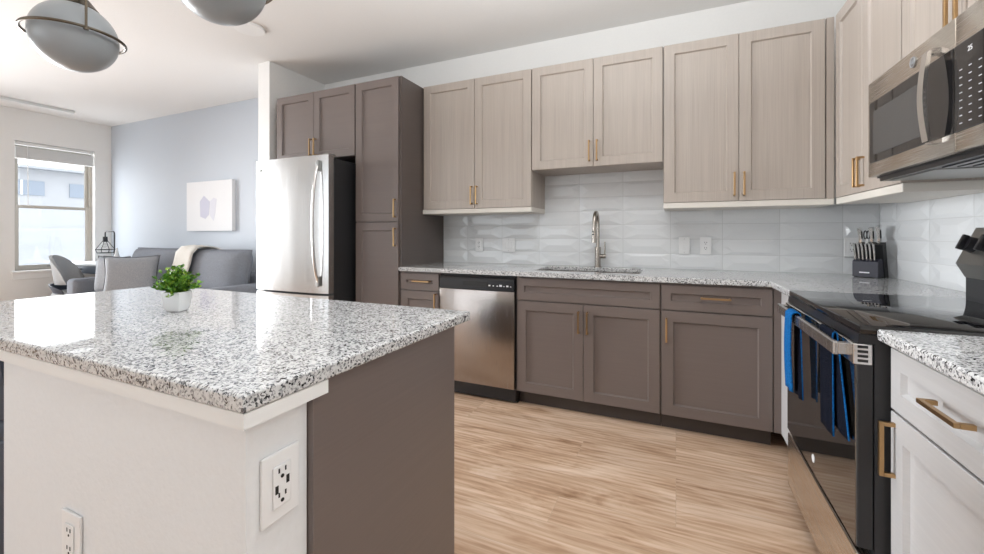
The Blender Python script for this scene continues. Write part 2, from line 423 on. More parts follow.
# tiled backsplash: a relief of pressed-in facets on every tile
def tile(bm, u0, u1, z0, z1, place, kind):
    g = .0012; u0 += g; u1 -= g; z0 += g; z1 -= g; d = .004; e = .0055
    zm = (z0 + z1) / 2; w = u1 - u0; h = z1 - z0
    def v(u, z, t): return bm.verts.new(place(u, z, t))
    a, b, c, dd = v(u0, z0, d), v(u1, z0, d), v(u1, z1, d), v(u0, z1, d)
    a0, b0, c0, d0 = v(u0, z0, 0), v(u1, z0, 0), v(u1, z1, 0), v(u0, z1, 0)
    for q in ((a, b, b0, a0), (b, c, c0, b0), (c, dd, d0, c0), (dd, a, a0, d0)): bm.faces.new(q)
    if kind == 0:      # elongated hexagon raised in the middle, corners sunk
        L0, R0 = v(u0, zm, d + e * .2), v(u1, zm, d + e * .2)
        p = [v(u0 + w * .2, z0 + h * .18, d + e), v(u1 - w * .2, z0 + h * .18, d + e), v(u1 - w * .10, zm, d + e), v(u1 - w * .2, z1 - h * .18, d + e), v(u0 + w * .2, z1 - h * .18, d + e), v(u0 + w * .10, zm, d + e)]
        bm.faces.new(p)
        for q in ((a, b, p[1], p[0]), (b, R0, p[2], p[1]), (R0, c, p[3], p[2]), (c, dd, p[4], p[3]), (dd, L0, p[5], p[4]), (L0, a, p[0], p[5])): bm.faces.new(q)
        bm.faces.new((a, a0, d0, dd, L0)) if False else None
    elif kind == 1:    # roof ridge
        l, r = v(u0 + w * .22, zm, d + e), v(u1 - w * .22, zm, d + e)
        for q in ((a, b, r, l), (b, c, r), (c, dd, l, r), (dd, a, l)): bm.faces.new(q)
    else:              # flat field with sunk side triangles
        l, r = v(u0 + w * .16, zm, d + .001), v(u1 - w * .16, zm, d + .001)
        t0, t1 = v(u0 + w * .16, z0 + h * .5, d + e), v(u1 - w * .16, z0 + h * .5, d + e)
        p = [v(u0 + w * .30, z0 + h * .30, d + e), v(u1 - w * .30, z0 + h * .30, d + e), v(u1 - w * .30, z1 - h * .30, d + e), v(u0 + w * .30, z1 - h * .30, d + e)]
        bm.faces.new(p)
        for q in ((a, b, p[1], p[0]), (b, r, p[1]), (r, p[2], p[1]), (r, c, p[2]), (c, dd, p[3], p[2]), (dd, l, p[3]), (l, p[0], p[3]), (l, a, p[0])): bm.faces.new(q)
        for x in (t0, t1): bm.verts.remove(x)
        bm.faces.new((b, c, r)); bm.faces.new((dd, a, l))
TW, TH, TZ0 = .334, .1085, .915
TILES = []
def backsplash(name, u_lo, u_hi, z_hi, ustart, place, wall_block):
    bm = new_bm(); k = math.floor((u_lo - ustart) / TW); rs = random.Random(3)
    u = ustart + k * TW
    while u < u_hi - 1e-4:
        a, b = max(u, u_lo), min(u + TW, u_hi); z = TZ0
        while z < z_hi(a, b) - 1e-4:
            zt = min(z + TH, z_hi(a, b))
            full = (b - a) > TW * .6 and (zt - z) > TH * .6
            tile(bm, a, b, z, zt, place, rs.choice([0, 1, 1, 2, 2, 0]) if full else 1)
            z += TH
        u += TW
    o = struct(name, bm, M_TILE); g = wall_block(); obj('grout', g, M_GROUT, o)
    return o
backsplash('wall_tile_back', -1.955, XR, lambda a, b: 1.66 if (a > -1.05 and b < 0.0) else 1.36, -1.706,
           lambda u, z, t: (u, YB - t, z), lambda: bx(-1.955, XR, YB - .004, YB - .0005, .915, 1.66))
backsplash('wall_tile_right', .80, YB - .008, lambda a, b: 1.40, YB - .22, lambda u, z, t: (XR - t, u, z),
           lambda: bx(XR - .004, XR - .0005, .80, YB - .012, .915, 1.40))

# ---------------------------------------------------------------- cabinets (local frame: front faces -y, x runs left to right)
def shaker(bm, x0, x1, z0, z1, yf, th=.02, rail=.062, rec=.012, ch=.006):
    yb = yf + th; xi0, xi1, zi0, zi1 = x0 + rail, x1 - rail, z0 + rail, z1 - rail
    def ring(a, b, c, d, y): return [bm.verts.new((a, y, c)), bm.verts.new((b, y, c)), bm.verts.new((b, y, d)), bm.verts.new((a, y, d))]
    e = .0015
    r = [ring(x0, x1, z0, z1, yb), ring(x0, x1, z0, z1, yf + e), ring(x0 + e, x1 - e, z0 + e, z1 - e, yf), ring(xi0, xi1, zi0, zi1, yf), ring(xi0 + ch, xi1 - ch, zi0 + ch, zi1 - ch, yf + rec)]
    bm.faces.new(r[0][::-1])
    for A, Bq in zip(r, r[1:]):
        for i in range(4): bm.faces.new((A[i], A[(i + 1) % 4], Bq[(i + 1) % 4], Bq[i]))
    bm.faces.new(r[-1])

def pull(bm, x, z, yf, length, vertical, s=.010, out=.032):
    y0, y1 = yf - out, yf
    h = length / 2
    if vertical:
        box(bm, x - s / 2, x + s / 2, y0, y0 + s, z - h, z + h, .0008, 1)
        for zz in (z - h, z + h - s): box(bm, x - s / 2, x + s / 2, y0 + s, y1, zz, zz + s)
    else:
        box(bm, x - h, x + h, y0, y0 + s, z - s / 2, z + s / 2, .0008, 1)
        for xx in (x - h, x + h - s): box(bm, xx, xx + s, y0 + s, y1, z - s / 2, z + s / 2)

def cabinet(name, label, cat, loc, rz, w, depth, z0, z1, fronts, m, kick=0.0, group=None, body_mat=None, filler=(0, 0), rail=False, railext=(0, 0), hm=None):
    """fronts: (kind, x0, x1, z0, z1, handle) handle = ('v'|'h', x, z, len) or None. Local z is world z."""
    root = thing(name, label, cat, loc, rz, group)
    obj('cabinet_body', bx(0, w, .02, depth, z0, z1), body_mat or m, root)
    if kick: obj('toe_kick', bx(0, w, .075, depth, 0.0, z0), M_KICK, root)
    g = .0016
    for (kind, a, b, c, d, hd) in fronts:
        bm = new_bm(); shaker(bm, a + g, b - g, c + g, d - g, 0.0, .0195, rail=.05 if (d - c) < .25 else .062)
        f = obj(kind, bm, m, root)
        if hd:
            hb = new_bm(); pull(hb, hd[1], hd[2], 0.0, hd[3], hd[0] == 'v'); obj('handle', hb, hm or M_BRASS, f)
    if filler[0]: obj('filler_strip', bx(-filler[0], -.001, .002, .02, z0, z1), m, root)
    if filler[1]: obj('filler_strip', bx(w + .001, w + filler[1], .002, .02, z0, z1), m, root)
    if rail:
        bm = new_bm(); box(bm, railext[0], w + railext[1], .004, depth, z0 - .036, z0, .002, 1); obj('light_rail', bm, M_RAIL, root)
    return root

FY = 2.64          # base door faces on the back run
# --- base cabinets, back run
cabinet('base_cabinet', 'narrow taupe base cabinet with a drawer between the tall pantry and the dishwasher', 'cabinet', (-1.953, FY, 0), 0, .350, YB - FY - .001, .1, .884,
        [('drawer', .003, .345, .742, .872, ('h', .20, .812, .15)), ('door', .003, .345, .10, .738, ('v', .322, .655, .14))], M_BROWN, .1)
cabinet('base_cabinet', 'wide taupe sink base cabinet with two doors under the sink', 'cabinet', (-.994, FY, 0), 0, .911, YB - FY - .001, .1, .884,
        [('false_front', .003, .908, .722, .872, None), ('door', .003, .4545, .10, .718, ('v', .427, .605, .14)), ('door', .4545, .908, .10, .718, ('v', .482, .605, .14))], M_BROWN, .1)
cabinet('base_cabinet', 'taupe base cabinet with one drawer over one door next to the range corner', 'cabinet', (-.081, FY, 0), 0, .560, YB - FY - .001, .1, .884,
        [('drawer', .003, .558, .722, .872, ('h', .285, .803, .15)), ('door', .003, .558, .10, .718, ('v', .030, .605, .14))], M_BROWN, .1, filler=(0, .035))
# blind corner unit left of the range: its narrow filler faces the room
cc = thing('corner_cabinet', 'narrow taupe corner cabinet filler with painted-on window glare between the taupe cabinets and the range', 'cabinet', (.515, 2.195, 0))
obj('cabinet_body', bx(.0, .634, .0, 1.10, .1, .884), M_TAUPE_GLARE, cc)
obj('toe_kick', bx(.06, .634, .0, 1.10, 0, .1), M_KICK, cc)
# --- right of the range
RX = .512
cabinet('base_cabinet', 'taupe base cabinet, window glare painted into its colour, with a drawer and door at the right of the range', 'cabinet', (RX, 1.412, 0), R(-90), .56, XR - RX - .001, .1, .884,
        [('drawer', .003, .557, .712, .872, ('h', .275, .803, .135)), ('door', .003, .557, .10, .708, ('v', .026, .612, .14))], M_TAUPE_GLARE, .1)

# --- tall pantry and the cabinet above the refrigerator
TY = 2.64
cabinet('pantry_cabinet', 'tall taupe pantry cabinet with an upper and a lower door right of the refrigerator', 'cabinet', (-2.405, TY, 0), 0, .447, YB - TY - .001, .1, 2.405,
        [('door', .003, .430, .10, 1.262, ('v', .405, 1.145, .145)), ('door', .003, .430, 1.266, 2.403, ('v', .405, 1.370, .145))], M_BROWN, .1, body_mat=M_TAUPE_SHADE)
cabinet('wall_cabinet', 'taupe two-door wall cabinet above the refrigerator', 'cabinet', (-3.325, TY, 0), 0, .917, YB - TY - .001, 1.815, 2.405,
        [('door', .003, .4585, 1.815, 2.403, ('v', .433, 1.920, .145)), ('door', .4585, .914, 1.815, 2.403, ('v', .485, 1.920, .145))], M_BROWN)

# --- upper cabinets, back run
UY = 2.945; UD = YB - UY - .001; U0, U1 = 1.372, 2.408
cabinet('wall_cabinet', 'light oak two-door wall cabinet beside the tall pantry, left of the sink', 'cabinet', (-1.955, UY, 0), 0, .967, UD, U0, U1,
        [('door', .012, .490, U0, U1, ('v', .468, 1.477, .145)), ('door', .490, .965, U0, U1, ('v', .514, 1.477, .145))], M_LWOOD, rail=True, railext=(0, -.001))
cabinet('wall_cabinet', 'shorter light oak two-door wall cabinet above the sink', 'cabinet', (-.987, UY, 0), 0, .911, UD, 1.645, U1,
        [('door', .003, .4555, 1.645, U1, ('v', .429, 1.755, .145)), ('door', .4555, .908, 1.645, U1, ('v', .483, 1.755, .145))], M_LWOOD)
cabinet('wall_cabinet', 'light oak two-door wall cabinet right of the sink ending at the corner', 'cabinet', (-.075, UY, 0), 0, .864, UD, U0, U1,
        [('door', .003, .430, U0, U1, ('v', .404, 1.477, .145)), ('door', .430, .860, U0, U1, ('v', .456, 1.477, .145))], M_LWOOD, filler=(0, .037), rail=True, railext=(.0, .037))
# --- upper cabinets on the right wall
UX = .828
cabinet('wall_cabinet', 'light oak two-door corner wall cabinet on the right wall beside the microwave', 'cabinet', (UX, 2.940, 0), R(-90), .752, XR - UX - .001, U0, U1,
        [('door', .004, .370, U0, U1, ('v', .346, 1.470, .145)), ('door', .370, .749, U0, U1, ('v', .394, 1.470, .145))], M_LWOOD, rail=True)
cabinet('wall_cabinet', 'light oak two-door wall cabinet above the microwave', 'cabinet', (UX, 2.186, 0), R(-90), .768, XR - UX - .001, 1.790, U1,
        [('door', .003, .384, 1.790, U1, ('v', .358, 1.905, .145)), ('door', .384, .765, 1.790, U1, ('v', .410, 1.905, .145))], M_LWOOD)

# ---------------------------------------------------------------- worktops
CT0, CT1 = .884, .915
CY = 2.612
HX0, HX1, HY0, HY1 = -.915, -.215, 2.77, 3.165
xs = [-1.953, HX0, HX1, .462, XR - .001]; ys = [2.186, CY, HY0, HY1, YB - .001]
bm = new_bm(); slab(bm, xs, ys, lambda i, j: (j >= 1 or i == 3) and not (i == 1 and j == 2), CT0, CT1, .006, 3)
tag(obj('countertop', bm, M_GRAN), 'L-shaped speckled granite countertop along the back wall with the sink cutout', 'countertop')
bm = new_bm(); slab(bm, [.488, XR - .001], [.845, 1.415], lambda i, j: True, CT0, CT1, .006, 3)
tag(obj('countertop', bm, M_GRAN), 'short speckled granite countertop at the right of the range', 'countertop')

# sink basin
sk = thing('sink', 'stainless undermount sink set into the granite countertop below the faucet', 'sink', (-.565, 2.967, .884))
def basin(bm, hw, hd, dep, t):
    o = [(-hw, -hd), (hw, -hd), (hw, hd), (-hw, hd)]
    def ring(k, z): return [bm.verts.new((x * k[0], y * k[1], z)) for x, y in o]
    ex = ((hw + t) / hw, (hd + t) / hd)
    r = [ring((1.06, 1.09), 0 - .001), ring((1, 1), -.001), ring((.985, .97), -dep), ]
    for A, Bq in zip(r, r[1:]):
        for i in range(4): bm.faces.new((A[i], A[(i + 1) % 4], Bq[(i + 1) % 4], Bq[i]))
    bm.faces.new(r[-1])
    q = [ring((1.06, 1.09), -.004), ring((1.02, 1.03), -.004), ring((1.0, 1.0), -dep - .004)]
    for A, Bq in zip(q, q[1:]):
        for i in range(4): bm.faces.new((A[i], Bq[i], Bq[(i + 1) % 4], A[(i + 1) % 4]))
    bm.faces.new(q[-1][::-1])
    for i in range(4): bm.faces.new((r[0][i], q[0][i], q[0][(i + 1) % 4], r[0][(i + 1) % 4]))
bm = new_bm(); basin(bm, .352, .20, .20, .01); obj('basin', bm, M_CHROME, sk)
bm = new_bm(); cyl(bm, (0, .02, -.2), (0, .02, -.196), .045, n=28); obj('drain', bm, M_GREYMET, sk)

# faucet
fc = thing('faucet', 'brushed nickel pull-down faucet standing behind the sink', 'faucet', (-.545, 3.215, .915))
bm = new_bm(); cyl(bm, (0, 0, 0), (0, 0, .006), .030); cyl(bm, (0, 0, .006), (0, 0, .155), .0225); obj('faucet_body', bm, M_NICKEL, fc, smooth=40)
bm = new_bm(); pts = [(0, 0, .15), (0, 0, .30)] + [(0, -.075 + .075 * math.cos(a), .33 + .085 * math.sin(a)) for a in [math.pi * k / 14 for k in range(15)]] + [(0, -.150, .30)]
tube(bm, pts, .0135, 16); obj('spout', bm, M_NICKEL, fc, smooth=60)
bm = new_bm(); cyl(bm, (0, -.150, .31), (0, -.150, .19), .0165, .019); obj('spray_head', bm, M_NICKEL, fc, smooth=40)
bm = new_bm(); cyl(bm, (-.006, -.168, .27), (-.006, -.171, .27), .006, n=12); cyl(bm, (-.006, -.169, .25), (-.006, -.172, .25), .006, n=12); obj('spray_button', bm, M_BLACK, fc)
bm = new_bm(); cyl(bm, (.015, 0, .085), (.060, 0, .085), .0175); cyl(bm, (.052, 0, .09), (.052, 0, .195), .005, n=12); obj('handle', bm, M_NICKEL, fc, smooth=40)

# ---------------------------------------------------------------- dishwasher
dw = thing('dishwasher', 'stainless steel dishwasher with a black control panel left of the sink cabinet', 'dishwasher', (-1.600, FY, 0))
W = .603
obj('dishwasher_body', bx(.002, W - .002, .02, .62, .09, .880), M_BLACKM, dw)
bm = new_bm(); box(bm, .008, W - .008, -.012, .02, .105, .772, .004); obj('door_panel', bm, M_STEELD, dw, smooth=40)
cp = new_bm(); prism(cp, [(.02, .775), (-.012, .775), (-.012, .845), (.0, .866), (.02, .866)], 'x', .008, W - .008); cpo = obj('control_panel', cp, M_BLACK, dw)
bm = new_bm(); box(bm, .20, .40, -.016, -.010, .800, .836, .003); obj('pull_recess', bm, M_SLOT, cpo)
bm = new_bm()
for (u, s) in ((.41, .007), (.44, .005), (.47, .005), (.495, .010), (.52, .004), (.545, .008), (.57, .004)): box(bm, u - s, u + s, -.0128, -.0119, .804, .804 + s * 1.3)
obj('panel_print', bm, M_LOGO, cpo)
bm = new_bm(); box(bm, .002, W - .002, .045, .62, .0, .09); box(bm, .004, W - .004, .012, .045, .012, .098, .003); obj('toe_panel', bm, M_BLACK, dw)

# ---------------------------------------------------------------- refrigerator
FX0, FX1, FYF = -3.275, -2.458, 2.395
fr = thing('refrigerator', 'stainless steel refrigerator with a curved door and black sides', 'refrigerator', (FX0, FYF, 0))
fw = FX1 - FX0
bm = new_bm(); box(bm, .004, fw - .004, .075, .78, .02, 1.765, .004); obj('case', bm, M_BLACKM, fr)
def fdoor(z0, z1):
    bm = new_bm(); n = 24; prof = []
    for k in range(n + 1):
        u = k / n; x = u * fw; y = -.016 * (1 - (2 * u - 1) ** 2) + (.012 * (abs(2 * u - 1) ** 14))
        prof.append((x, y))
    prof += [(fw, .065), (0, .065)]
    prism(bm, prof, 'z', z0, z1); return bm
fd = obj('door', fdoor(.705, 1.785), M_STEEL, fr, smooth=30)
bm = new_bm()
hp = [(fw - .075, -.02 - .055 * math.sin(math.pi * k / 20) ** .6, .80 + .90 * k / 20) for k in range(21)]
tube(bm, hp, [.011] * 21, 12); obj('handle', bm, M_CHROME, fd, smooth=60)
bm = new_bm()
bm.free()
for zz in (.80, 1.70): obj('handle_mount', bx(fw - .088, fw - .062, -.03, .0, zz - .04, zz + .04, .004), M_GREYMET, fd)
bm = new_bm(); cyl(bm, (.07, -.006, 1.70), (.07, -.0105, 1.70), .016, n=28); obj('badge', bm, M_GREYMET, fd)
fz = obj('freezer_drawer', fdoor(.06, .688), M_STEEL, fr, smooth=30)
bm = new_bm(); tube(bm, [(.08 + (fw - .16) * k / 16, -.02 - .05 * math.sin(math.pi * k / 16) ** .6, .62) for k in range(17)], .011, 12); obj('handle', bm, M_CHROME, fz, smooth=60)
bm = new_bm(); box(bm, .01, fw - .01, .03, .075, .0, .06); obj('toe_grille', bm, M_BLACK, fr)
bm = new_bm(); box(bm, fw - .07, fw - .01, .02, .10, 1.785, 1.80, .004); obj('hinge_cover', bm, M_GREYMET, fr)

# ---------------------------------------------------------------- range
rg = thing('range', 'stainless and black electric range with a glass cooktop on the right wall', 'range', (.455, 1.420, 0))
RW = .760; RD = XR - .455 - .012     # local: x depth (front 0), y along wall
obj('range_body', bx(.03, RD, .003, RW - .003, .04, .895), M_BLACKM, rg)
bm = new_bm(); box(bm, -.002, RD - .12, 0, RW, .897, .922, .004); obj('cooktop', bm, M_GLASSB, rg, smooth=40)
bm = new_bm(); prism(bm, [(.03, .872), (-.006, .872), (-.004, .897), (.03, .897)], 'y', .0, RW); obj('front_rail', bm, M_BLACK, rg)
# oven door
bm = new_bm(); box(bm, -.006, .028, .004, RW - .004, .318, .868, .003); od = obj('oven_door', bm, M_BLACKM, rg)
bm = new_bm(); box(bm, -.010, -.005, .006, RW - .006, .320, .812, .002); obj('door_glass', bm, M_OVENG, od)
bm = new_bm(); box(bm, -.016, .026, .0025, RW - .0025, .814, .870, .003); vt = obj('vent_trim', bm, M_CHROME, od)
bm = new_bm()
for c0 in (.10, .24, .33, .47, .56, .68):
    for r_ in range(4):
        for s in (0, 1):
            zz = .822 + r_ * .012; box(bm, -.0175, -.0155, c0 + s * .035 - .014, c0 + s * .035 + .014, zz, zz + .006)
for r_ in range(4): box(bm, -.006, .016, .0015, .0035, .821 + r_ * .0125, .828 + r_ * .0125)
obj('vent_slot', bm, M_SLOT, vt)
bm = new_bm(); hx = -.052
box(bm, hx, hx + .014, .03, RW - .03, .828, .866, .004)
for y_ in (.03, RW - .055): box(bm, hx + .012, -.012, y_, y_ + .025, .831, .863, .002)
obj('handle', bm, M_STEEL, od)
bm = new_bm(); cyl(bm, (-.0095, RW / 2, .372), (-.0115, RW / 2, .372), .014, n=28); obj('badge', bm, M_LOGO, od)
bm = new_bm(); box(bm, -.008, .028, .004, RW - .004, .075, .302, .004); obj('storage_drawer', bm, M_STEELH, rg)
obj('toe_panel', bx(.05, RD, .01, RW - .01, .0, .04), M_BLACK, rg)
# back guard with control knobs
bgx = .985 - .455
bm = new_bm(); prism(bm, [(bgx, .915), (bgx, 1.006), (RD, 1.006), (RD, .915)], 'y', .0, .70); obj('back_riser', bm, M_BLACK, rg)
f0 = Vector((.957 - .455, 1.058)); f1 = Vector((1.012 - .455, 1.190))
bm = new_bm(); prism(bm, [(bgx - .002, 1.006), (f0.x, f0.y), (f1.x, f1.y), (RD, f1.y), (RD, 1.006)], 'y', .0, .70); bgd = obj('backguard', bm, M_GREYMET, rg)
t = (f1 - f0).normalized(); nrm = Vector((-t.y, t.x))
for k, yy in enumerate((.652, .55, .16, .055)):
    c = f0 + t * .072
    bm = new_bm(); p0 = Vector((c.x, yy, c.y)); nv = Vector((nrm.x, 0, nrm.y))
    cyl(bm, p0 - nv * .001, p0 + nv * .026, .029, .026, 28)
    tv = Vector((t.x, 0, t.y)); yv = Vector((0, 1, 0)); mm = Matrix((( *tv, 0), (*yv, 0), (*nv, 0), (0, 0, 0, 1))).transposed()
    vs = box(bm, -.028, .028, -.007, .007, .024, .042, .002)
    mm.translation = p0
    for v in vs: v.co = mm @ v.co
    obj('knob', bm, M_BLACK, bgd, smooth=40)
bm = new_bm(); c = f0 + t * .075; nv = nrm
prism(bm, [(c.x - t.x * .03 + nv.x * .001, c.y - t.y * .03 + nv.y * .001), (c.x + t.x * .03 + nv.x * .001, c.y + t.y * .03 + nv.y * .001), (c.x + t.x * .03 - nv.x * .002, c.y + t.y * .03 - nv.y * .002), (c.x - t.x * .03 - nv.x * .002, c.y - t.y * .03 - nv.y * .002)], 'y', .25, .45)
obj('display', bm, M_GLASSB, bgd)

# ---------------------------------------------------------------- microwave
MX = .720
mw = thing('microwave', 'over-the-range stainless microwave with a black glass door mounted above the range', 'microwave', (MX, 2.174, 1.385))
MH, MWD, MD = .393, .756, XR - MX - .002     # local y runs negative towards the camera
obj('case', bx(.028, MD, -MWD, 0, .008, MH), M_BLACKM, mw)
dsp = .578
bm = new_bm(); box(bm, .0, .027, -dsp + .001, 0, .012, MH, .004); md = obj('door', bm, M_STEELH, mw, smooth=40)
bm = new_bm(); box(bm, -.003, .004, -dsp + .004, -.022, .066, MH - .085, .002); dg = obj('door_glass', bm, M_GLASSB, md)
bm = new_bm(); box(bm, -.0042, -.0028, -.42, -.06, .095, MH - .125, .0005, 1); obj('door_window', bm, mat('microwave_window', (.055, .055, .055), .15, 0, .5), dg)
bm = new_bm()
hp = [(-.022 - .012 * math.sin(math.pi * k / 16), -.500, .060 + (MH - .125) * k / 16) for k in range(17)]
for (p, q) in zip(hp, hp[1:]):
    A = [bm.verts.new((p[0], p[1] + s, p[2])) for s in (-.016, .016)] + [bm.verts.new((p[0] - .010, p[1] + s, p[2])) for s in (.016, -.016)]
    Bq = [bm.verts.new((q[0], q[1] + s, q[2])) for s in (-.016, .016)] + [bm.verts.new((q[0] - .010, q[1] + s, q[2])) for s in (.016, -.016)]
    for i in range(4): bm.faces.new((A[i], A[(i + 1) % 4], Bq[(i + 1) % 4], Bq[i]))
for z_ in (.060, MH - .065): box(bm, -.026, .0, -.514, -.486, z_ - .008, z_ + .008)
bmesh.ops.remove_doubles(bm, verts=bm.verts[:], dist=.0002)
obj('handle', bm, M_CHROME, md, smooth=40)
# round badge with the maker's monogram
bm = new_bm(); cyl(bm, (.0, -.355, MH - .042), (-.003, -.355, MH - .042), .018, n=32); bd = obj('badge', bm, M_GREYMET, md, smooth=40)
def text_mesh(s, size, loc, rot, m, parent, ext=.0006, name='lettering'):
    cu = bpy.data.curves.new(name, 'FONT'); cu.body = s; cu.size = size; cu.extrude = ext; cu.align_x = 'CENTER'; cu.align_y = 'CENTER'
    o = bpy.data.objects.new(name, cu); COL.objects.link(o)
    dgp = bpy.context.evaluated_depsgraph_get(); me = bpy.data.meshes.new_from_object(o.evaluated_get(dgp))
    bpy.data.objects.remove(o); bpy.data.curves.remove(cu)
    me.materials.clear(); me.materials.append(m)
    r = bpy.data.objects.new(name, me); COL.objects.link(r); r.parent = parent; r.location = loc; r.rotation_euler = rot; return r
ROT_X = (R(90), 0, R(-90))      # lettering that faces -x
bm = new_bm(); tube(bm, [(-.0035, -.355 + .0155 * math.cos(a), MH - .042 + .0155 * math.sin(a)) for a in [2 * math.pi * k / 32 for k in range(32)]], .0011, 6, True); obj('badge_ring', bm, M_GREYP, bd)
text_mesh('GE', .017, (-.0036, -.355, MH - .042), ROT_X, M_GREYP, bd)
bm = new_bm(); box(bm, .0, .027, -MWD, -dsp - .001, .012, MH, .004); pn = obj('control_panel', bm, M_STEELH, mw, smooth=40)
bm = new_bm(); box(bm, -.003, .004, -MWD + .004, -dsp - .002, .066, MH - .085, .002); pg = obj('panel_glass', bm, M_GLASSB, pn)
text_mesh('25', .020, (-.0034, -.650, MH - .115), ROT_X, M_LOGO, pg)
bm = new_bm()
for r_ in range(8):
    for c_ in range(3):
        yy = -.610 - c_ * .040; zz = .085 + r_ * .021; box(bm, -.0036, -.0029, yy - .006, yy + .006, zz, zz + .0025); 
obj('panel_print', bm, M_GREYP, pg)
bm = new_bm(); box(bm, .03, MD - .02, -MWD + .02, -.02, -.006, .008)
for k in range(9): box(bm, .05 + k * .035, .07 + k * .035, -MWD + .05, -.40, -.010, -.006)
obj('vent_grille', bm, M_BLACK, mw)
bm = new_bm(); box(bm, .05, MD - .06, -.36, -.05, -.010, -.006); obj('grease_filter', bm, M_GREYMET, mw)

# ---------------------------------------------------------------- island
IX0, IX1, IY0, IY1 = -2.315, -.614, .428, 1.202
bm = new_bm(); slab(bm, [IX0, IX1], [IY0, IY1], lambda i, j: True, .884, .915, .006, 4)
tag(obj('countertop', bm, M_GRAN), 'large speckled granite island countertop holding the potted plant', 'countertop')
iw = thing('island_wall', 'white painted half wall carrying the front of the kitchen island', 'half wall', (-1.09, .51, 0))
obj('wall_body', bx(-1.545 + 1.09, -.640 + 1.09, .450 - .51, .572 - .51, 0, .858), M_ISL, iw)
bm = new_bm(); box(bm, IX0 + 1.09 + .005, -.6235 + 1.09, .431 - .51, .572 - .51, .8585, .884); obj('apron_board', bm, M_TRIM, iw)
bm = new_bm(); box(bm, -.6235 + 1.09, -.616 + 1.09, .431 - .51, .603 - .51, .8585, .884); obj('apron_end', bm, M_TRIM, iw)
obj('end_cap', bx(-.640 + 1.09, -.6385 + 1.09, .450 - .51, .5715 - .51, 0.0, .858), M_ISL, iw)
# island cabinets face the back run
ic = cabinet('island_cabinet', 'taupe island base cabinet with a plain end panel and doors facing the sink', 'cabinet', (-.642, 1.140, 0), R(180), .903, .566, .1, .884,
        [('door', .003, .4515, .10, .882, ('v', .030, .60, .14)), ('door', .4515, .900, .10, .882, ('v', .87, .60, .14))], M_BROWN, .1)
obj('end_panel', bx(-.018, -.001, .024, .566, 0.0, .884), M_BROWN, ic)

# stool under the left overhang of the island
st = thing('bar_stool', 'dark navy upholstered stool tucked under the left overhang of the island', 'stool', (-1.90, .60, 0), R(20))
bm = new_bm(); box(bm, -.20, .20, -.19, .19, .60, .66, .02, 3); obj('seat', bm, M_NAVY, st, smooth=40)
bm = new_bm()
prism(bm, [(-.185 + .0, .66), (-.205, .84), (-.185, .84), (-.165, .66)], 'x', -.19, .19); obj('backrest', bm, M_NAVY, st)
obj('skirt', bx(-.185, .185, -.175, .175, .10, .60, .01), M_NAVY, st)
for sx in (-1, 1):
    for sy in (-1, 1):
        bm = new_bm(); cyl(bm, (sx * .15, sy * .14, 0), (sx * .15, sy * .14, .10), .014, .018, 14); obj('leg', bm, M_BLACKM, st, smooth=40)

# ---------------------------------------------------------------- outlets and switches
def plate(name, label, cat, loc, rz, w, h, kind, group=None):
    root = thing(name, label, cat, loc, rz, group)
    bm = new_bm(); box(bm, -w / 2, w / 2, -.006, 0, -h / 2, h / 2, .002, 2); obj('cover_plate', bm, M_WHITE, root)
    bm = new_bm(); sl = new_bm()
    if kind == 'outlet':
        box(bm, -.018, .018, -.0085, -.006, -.036, .036, .002, 2)
        for zz in (-.019, .019):
            for xx in (-.0065, .0065): box(sl, xx - .0013, xx + .0013, -.0092, -.0083, zz + .001, zz + .009)
            cyl(sl, (0, -.0083, zz - .006), (0, -.0092, zz - .006), .0026, n=12)
    elif kind == 'usb':
        box(bm, -.018, .018, -.0085, -.006, -.036, .036, .002, 2)
        for zz in (-.020, .022):
            for xx in (-.0065, .0065): box(sl, xx - .0014, xx + .0014, -.0092, -.0083, zz + .001, zz + .009)
            cyl(sl, (0, -.0083, zz - .006), (0, -.0092, zz - .006), .0034, n=12)
        for xx, zz in ((-.011, -.004), (.011, .006)): box(sl, xx - .003, xx + .003, -.0092, -.0083, zz - .007, zz + .007)
    else:
        for xx in ((0,) if kind == 'switch' else (-.023, .023)):
            box(bm, xx - .017, xx + .017, -.0085, -.006, -.034, .034, .002, 2); box(bm, xx - .013, xx + .013, -.011, -.008, -.030, .030, .002, 1)
        box(sl, -.0015, .0015, -.0066, -.0058, .046, .049); box(sl, -.0015, .0015, -.0066, -.0058, -.049, -.046)
    obj('device', bm, M_WHITE, root); obj('slot', sl, M_SLOT, root)
    return root
yt = YB - .0165
plate('outlet', 'white power outlet on the backsplash left of the double switch', 'outlet', (-1.585, yt, 1.073), 0, .072, .115, 'outlet')
plate('light_switch', 'white double switch plate on the backsplash left of the faucet', 'light switch', (-1.306, yt, 1.075), 0, .118, .115, 'double')
plate('light_switch', 'white single switch plate on the backsplash right of the faucet', 'light switch', (.055, yt, 1.085), 0, .072, .120, 'switch')
plate('outlet', 'white power outlet on the backsplash right of the single switch', 'outlet', (.192, yt, 1.085), 0, .072, .120, 'outlet')
plate('outlet', 'white outlet plate half hidden behind the knife block', 'outlet', (1.005, yt, 1.085), 0, .072, .120, 'outlet')
plate('outlet', 'white outlet with usb ports on the right end of the island', 'outlet', (-.638, .5115, .727), R(90), .075, .118, 'usb')
plate('outlet', 'white outlet on the broad front face of the island half wall', 'outlet', (-1.193, .4495, .505), 0, .078, .118, 'outlet')

